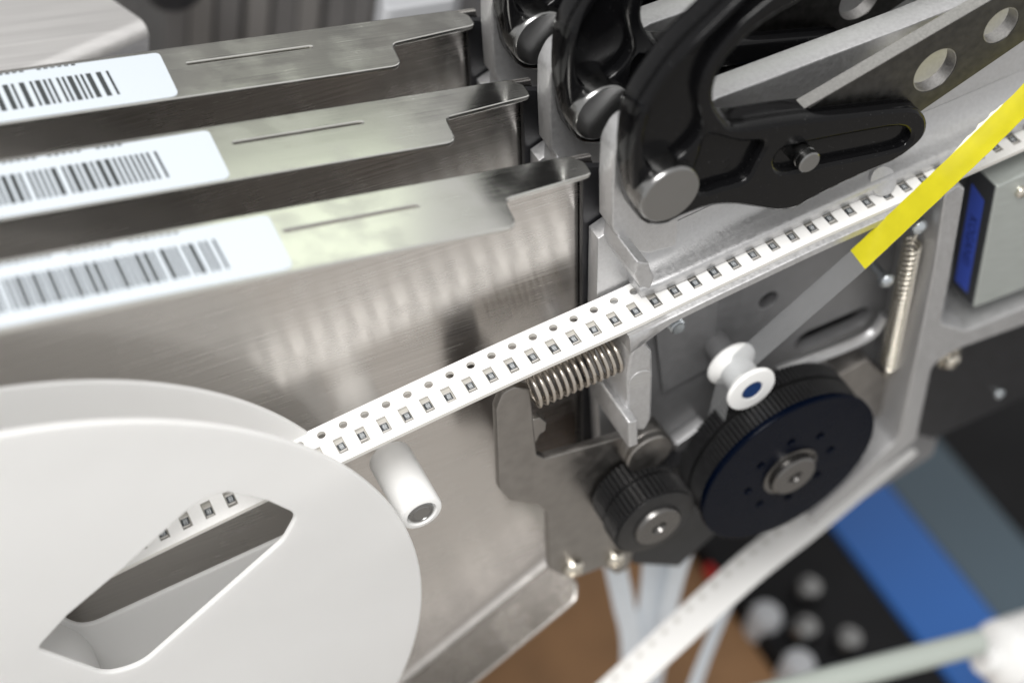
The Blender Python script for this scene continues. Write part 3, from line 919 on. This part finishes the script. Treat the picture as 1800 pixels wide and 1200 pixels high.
for a, b in zip(cs, cs[1:]):
    n = max(1, int((b - a).length / 2.0))
    fine += [a.lerp(b, i / n) for i in range(n)]
fine.append(cs[-1])
o = ribbon(fine, 2.45, 0.05).build('cover_film', 'clear_film', org=(puc[0], -9.4, puc[1]), smooth=60)
tag(o, 'clear cover film peeled off the tape and running round the white pulley', 'film')
yst = [p for p in fine if p.x > up1[0] - 0.2]
yst[0] = Vector(up1)
yst2 = []
for a, b in zip(yst, yst[1:]):
    n = max(1, int((b - a).length / 1.0)); yst2 += [a.lerp(b, i / n) for i in range(n)]
yst2.append(yst[-1])
hw = [2.45 + 0.03 * math.sin(i * 1.7) for i in range(len(yst2))]
o = ribbon(yst2, hw, 0.08, off=-0.09).build('yellow_splice_tape', 'yellow_film', org=up1, smooth=60)
tag(o, 'yellow adhesive splice tape stuck along the clear film', 'adhesive tape')

tn = MB(); rnd = random.Random(3)
tc_, td_ = Vector((76.4, -13.6, 94.4)), Vector((86.5, -12.2, 103.4))
pts_a, pts_b = [], []
for i in range(15):
    p_ = tc_.lerp(td_, i / 14) + Vector((0, 2.35, 0.0))
    wdt = (0.15 + 0.55 * math.sin(PI * i / 14)) * rnd.uniform(.6, 1.3)
    pts_a.append(p_); pts_b.append(p_ + Vector((-0.12, wdt, 0.12)))
tn.v = [tuple(p_) for p_ in pts_a + pts_b]
tn.f = [(i, i + 1, 16 + i, 15 + i) for i in range(14)]; tn.mi = [0] * 14
tw = tn.build('torn_edge', 'torn_film', o, org=up1)
tw['label'] = 'ragged whitish torn edge of the yellow tape'

# ================================================================== REEL
RC = (-95.4, 2.6)
reel = empty('component_reel', (RC[0], -7.0, RC[1] - 79))
ro_ = (RC[0], -7.0, RC[1] - 79)
win = fillet([(-57.3, 56.9), (-50.1, 52.0), (-44.4, 46.3), (-46.5, 40.5), (-70.2, 17.1), (-76.0, 17.1), (-87.5, 30.1), (-82.3, 36.8), (-73.6, 44.6), (-61.6, 56.4)], [2, 4, 3.5, 5, 6, 6, 2, 2, 4, 6])
wins = [win]
for k in (1, 2):
    a = 2 * PI * k / 3
    wins.append([(RC[0] + (x - RC[0]) * math.cos(a) - (z - RC[1]) * math.sin(a), RC[1] + (x - RC[0]) * math.sin(a) + (z - RC[1]) * math.cos(a)) for x, z in win])
core = circle(RC[0], RC[1], 6.5, 32)
ff = MB(); ff.prism(circle(-95.7, 2.3, 79.2, 160), -14.0, -13.0, holes=wins + [core], bev=0.35)
ff.build('front_flange', 'reel_plastic', reel, org=ro_)
win2 = fillet([(-51.9, 44.7), (-36.6, 31.4), (-35.3, 27.0), (-39.3, 24.6), (-76.3, 14.2), (-80.3, 19.1), (-84.6, 26.8), (-71.2, 37.6)], [3, 4, 4, 5, 8, 5, 3, 4])
wins2 = [win2]
for k in (1, 2):
    a = 2 * PI * k / 3
    wins2.append([(RC[0] + (x - RC[0]) * math.cos(a) - (z - RC[1]) * math.sin(a), RC[1] + (x - RC[0]) * math.sin(a) + (z - RC[1]) * math.cos(a)) for x, z in win2])
rf = MB(); rf.prism(circle(-94.7, 3.4, 74.0, 160), -1.6, -0.7, holes=wins2 + [core], bev=0.3)
rf.build('rear_flange', 'reel_plastic', reel, org=ro_)
hb = MB(); hb.prism(circle(*RC, 21.0, 96), -13.1, -1.5, holes=[core], bev=0)
hb.build('hub', 'reel_plastic', reel, org=ro_)
tag(reel, 'large white plastic reel with slanted window, paying out the tape', 'reel')

for k, wh in ((1, 'middle'), (2, 'rearmost')):
    c = to.copy(); COL.objects.link(c); c.location.y += PITCH * k * S
    tag(c, 'white paper carrier tape running through the %s feeder' % wh, 'carrier tape')
    r = copy_tree(reel, None); r.location.y += PITCH * k * S
    tag(r, 'white plastic reel hanging in the %s feeder' % wh, 'reel')

# ================================================================== RETURN TAPES AND HANGING STRIPS
def strap(pts, half, name, m, label, group=None, th=0.5, dots=None, wdir=(0, 1, 0)):
    P = smooth_open([Vector(p) for p in pts], 8)
    b = MB(); secs = []
    for i, p in enumerate(P):
        t = (P[min(i + 1, len(P) - 1)] - P[max(i - 1, 0)]).normalized()
        wv = Vector(wdir); wv = (wv - t * wv.dot(t)).normalized(); nv = t.cross(wv)
        secs.append([p - wv * half - nv * th / 2, p + wv * half - nv * th / 2, p + wv * half + nv * th / 2, p - wv * half + nv * th / 2])
    b.sweep(secs)
    if dots:
        L = 0.0; nxt = 2.0
        for i in range(1, len(P)):
            seg = (P[i] - P[i - 1]); l = seg.length
            while L + l > nxt:
                c = P[i - 1] + seg * ((nxt - L) / l); t = seg.normalized()
                wv = Vector(wdir); wv = (wv - t * wv.dot(t)).normalized(); nv = t.cross(wv)
                if nv.z < 0: nv = -nv
                q = []
                for kk in range(10):
                    a = 2 * PI * kk / 10
                    q.append(c + wv * (half * .55 + .75 * math.sin(a)) + t * .75 * math.cos(a) + nv * (th / 2 + .012))
                o_ = len(b.v); b.v += [tuple(v) for v in q]; b.f.append(tuple(range(o_, o_ + 10))); b.mi.append(1)
                nxt += 4.0
            L += l
    o = b.build(name, [m, 'paper_edge'], org=tuple(pts[-1]), smooth=60)
    return tag(o, label, 'tape strip', group)
a, b_, c_ = (98.1, -6.0, -8.9), (70.4, -7.0, -28.1), (45.0, -8.0, -54.2)
strap([(122.3, 4.0, -12.4), (108.5, 2.0, -20.6), (96.0, 0.0, -27.3), (76.0, -4.0, -34.6), (48.0, -8.0, -56.9), (20.3, -9.0, -89.9)], 4.2, 'spent_tape', 'paper', 'empty white carrier tape leaving below the black wheel', dots=True)
strap([(94.5, 10.0, -47.8), (90.1, 8.0, -71.5), (86.9, 4.0, -105.6), (90.7, 0.0, -148.2)], 4.5, 'spent_tape', 'old_paper', 'pale paper strip hanging below the empty white carrier tape', dots=False, wdir=(0.9, 0.4, 0))
G = 'pale strips hanging below the gears'
strap([(64.1, 25.0, -58.6), (69.1, 22.0, -74.7), (75.5, 20.0, -95.2), (84.1, 18.0, -141.5)], 2.8, 'hanging_strip', 'old_paper', 'pale bluish strip hanging under the steel spring arm', wdir=(0.9, -0.4, 0))
strap([(75.3, 22.0, -56.3), (77.7, 20.0, -76.1), (80.4, 20.0, -100.2), (88.7, 18.0, -144.1)], 4.2, 'hanging_strip', 'old_paper', 'wide pale strip hanging under the small knurled gear', wdir=(0.9, -0.4, 0))
strap([(75.7, 15.0, -28.8), (75.8, 15.0, -46.0), (79.1, 16.0, -74.2), (88.7, 18.0, -129.4)], 2.2, 'hanging_strip', 'old_paper', 'narrow pale strip running down between the two black wheels', wdir=(0.9, -0.4, 0))

# ================================================================== BACKGROUND ODDS
pl = MB()
A, B = Vector((-61.1, 79.2)), Vector((-36.1, 89.8))
dirv = (B - A).normalized(); nv = Vector((-dirv.y, dirv.x))
prof = [(0, -14), (0, -3)] + [(3 - 3 * math.cos(t), -3 + 3 * math.sin(t)) for t in [PI / 2 * i / 8 for i in range(1, 9)]] + [(90, 0), (90, -1.2), (3, -1.2), (1.2, -3), (1.2, -14)]
secs = []
for u in (-120, (B - A).length - 1.0, (B - A).length):
    sc_ = 1.0
    c = A + dirv * u
    secs.append([((c + nv * d).x, (c + nv * d).y, 72 + z) for d, z in prof])
pl.sweep(secs)
tag(pl.build('folded_cover', 'satin_steel', org=(A.x, A.y, 58)), 'brushed steel cover with a rounded fold, behind the rearmost feeder', 'metal cover')

rp = empty('ribbed_panel', (60, 200, 0))
bp_ = MB(); bp_.box(-80, 330, 208, 212, -60, 260, 0.3)
bp_.build('back_plate', 'grey_paint', rp, org=(60, 200, 0))
for k, (x, z) in enumerate([(0.7, 5.8), (7.8, 4.8), (15.6, 3.7), (24.1, 2.5), (32.1, 1.4), (39.3, 0.4), (48.0, -0.9), (55.4, -1.9), (63.1, -3.0), (71.4, -4.1), (79.2, -5.2)]):
    r = MB(); r.box(x, x + 6.5, 188, 208.5, -40, 240, 1.2)
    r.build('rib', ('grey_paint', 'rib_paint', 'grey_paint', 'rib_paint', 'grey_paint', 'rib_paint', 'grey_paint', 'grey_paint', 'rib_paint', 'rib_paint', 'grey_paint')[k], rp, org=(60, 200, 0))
tag(rp, 'grey ribbed panel standing out of focus behind the feeders', 'panel')
kb = MB(); c = (-8.8, 39.0); kb.lathe(c[0], c[1], [(4.0, 208.5), (4.0, 160), (7.6, 158), (7.8, 152), (6.6, 150.4), (0, 150)], 36)
tag(kb.build('round_knob', 'black_metal', org=(c[0], 160, c[1])), 'dark round knob on the ribbed panel beside the folded steel cover', 'knob')
lgp = (22.2, 88.2)
lb_ = MB(); lb_.prism(fillet([(22.2, 109.8), (12.3, 87.1), (29.3, 87.8), (43.2, 108.0)], 2), -100, 70, bev=0.8, axis='z')
tag(lb_.build('grey_block', 'light_grey_paint', org=(lgp[0], lgp[1], -100)), 'light grey block behind the tip of the rearmost feeder', 'block')

# knobs on the control panel
KN = [(171.9, 47.4), (172.8, 25.8), (161.6, 34.5)]
for (x, y), lb_t in zip(KN, ('round silver knob at the far end of the black panel', 'round silver knob on the black panel nearest the blue strip', 'round silver knob on the black panel beside the pale buttons')):
    kn = MB(); kn.lathe(x, 0, [(4.6, DZ), (4.6, DZ + 4), (3.8, DZ + 6), (0, DZ + 6.6)], 32, axis='z', cy=y)
    tag(kn.build('panel_knob', 'turned_steel', org=(x, y, DZ)), lb_t, 'knob', 'silver knobs on the black panel')
for (x, y), lb_t in zip(((153.8, 44.3), (153.4, 24.8)), ('pale round button beside the empty white carrier tape', 'pale round button beside the pale green rod')):
    kn = MB(); kn.lathe(x, 0, [(5.4, DZ - 6), (5.4, DZ + 2), (4.4, DZ + 4), (0, DZ + 4.6)], 32, axis='z', cy=y)
    tag(kn.build('pale_button', 'light_grey_paint', org=(x, y, DZ - 6)), lb_t, 'button', 'pale buttons by the black panel')
x, y = (151.1, 67.0)
rd = MB(); rd.box(x - 3, x + 3, y - 4, y + 4, DZ - 6, DZ - 1, 1.0)
tag(rd.build('red_plug', 'red_plastic', org=(x, y, DZ - 6)), 'small red plastic plug below the black wheel', 'plug')
# rod and white spool in the lower right corner
gr_ = MB(); p0, p1 = Vector((82.1, -25.0, -55.8)), Vector((148.5, -25.0, -68.3))
gr_.tube([p0 - (p1 - p0) * .6, p0, p1], 3.3, 24)
tag(gr_.build('glass_rod', 'green_rod', org=tuple(p0)), 'pale green rod ending at the white spool', 'rod')
ws = MB(); q0 = Vector((155.7, -25.0, -80.0)); dq = (p1 - p0).normalized()
ws.tube([q0 - dq * 1, q0 + dq * 1, q0 + dq * 4, q0 + dq * 5, q0 + dq * 7, q0 + dq * 30], [3.6, 4.0, 4.0, 7.5, 9.5, 10.5], 32)
tag(ws.build('white_spool', 'nylon', org=tuple(q0)), 'white round spool at the end of the pale green rod', 'spool')
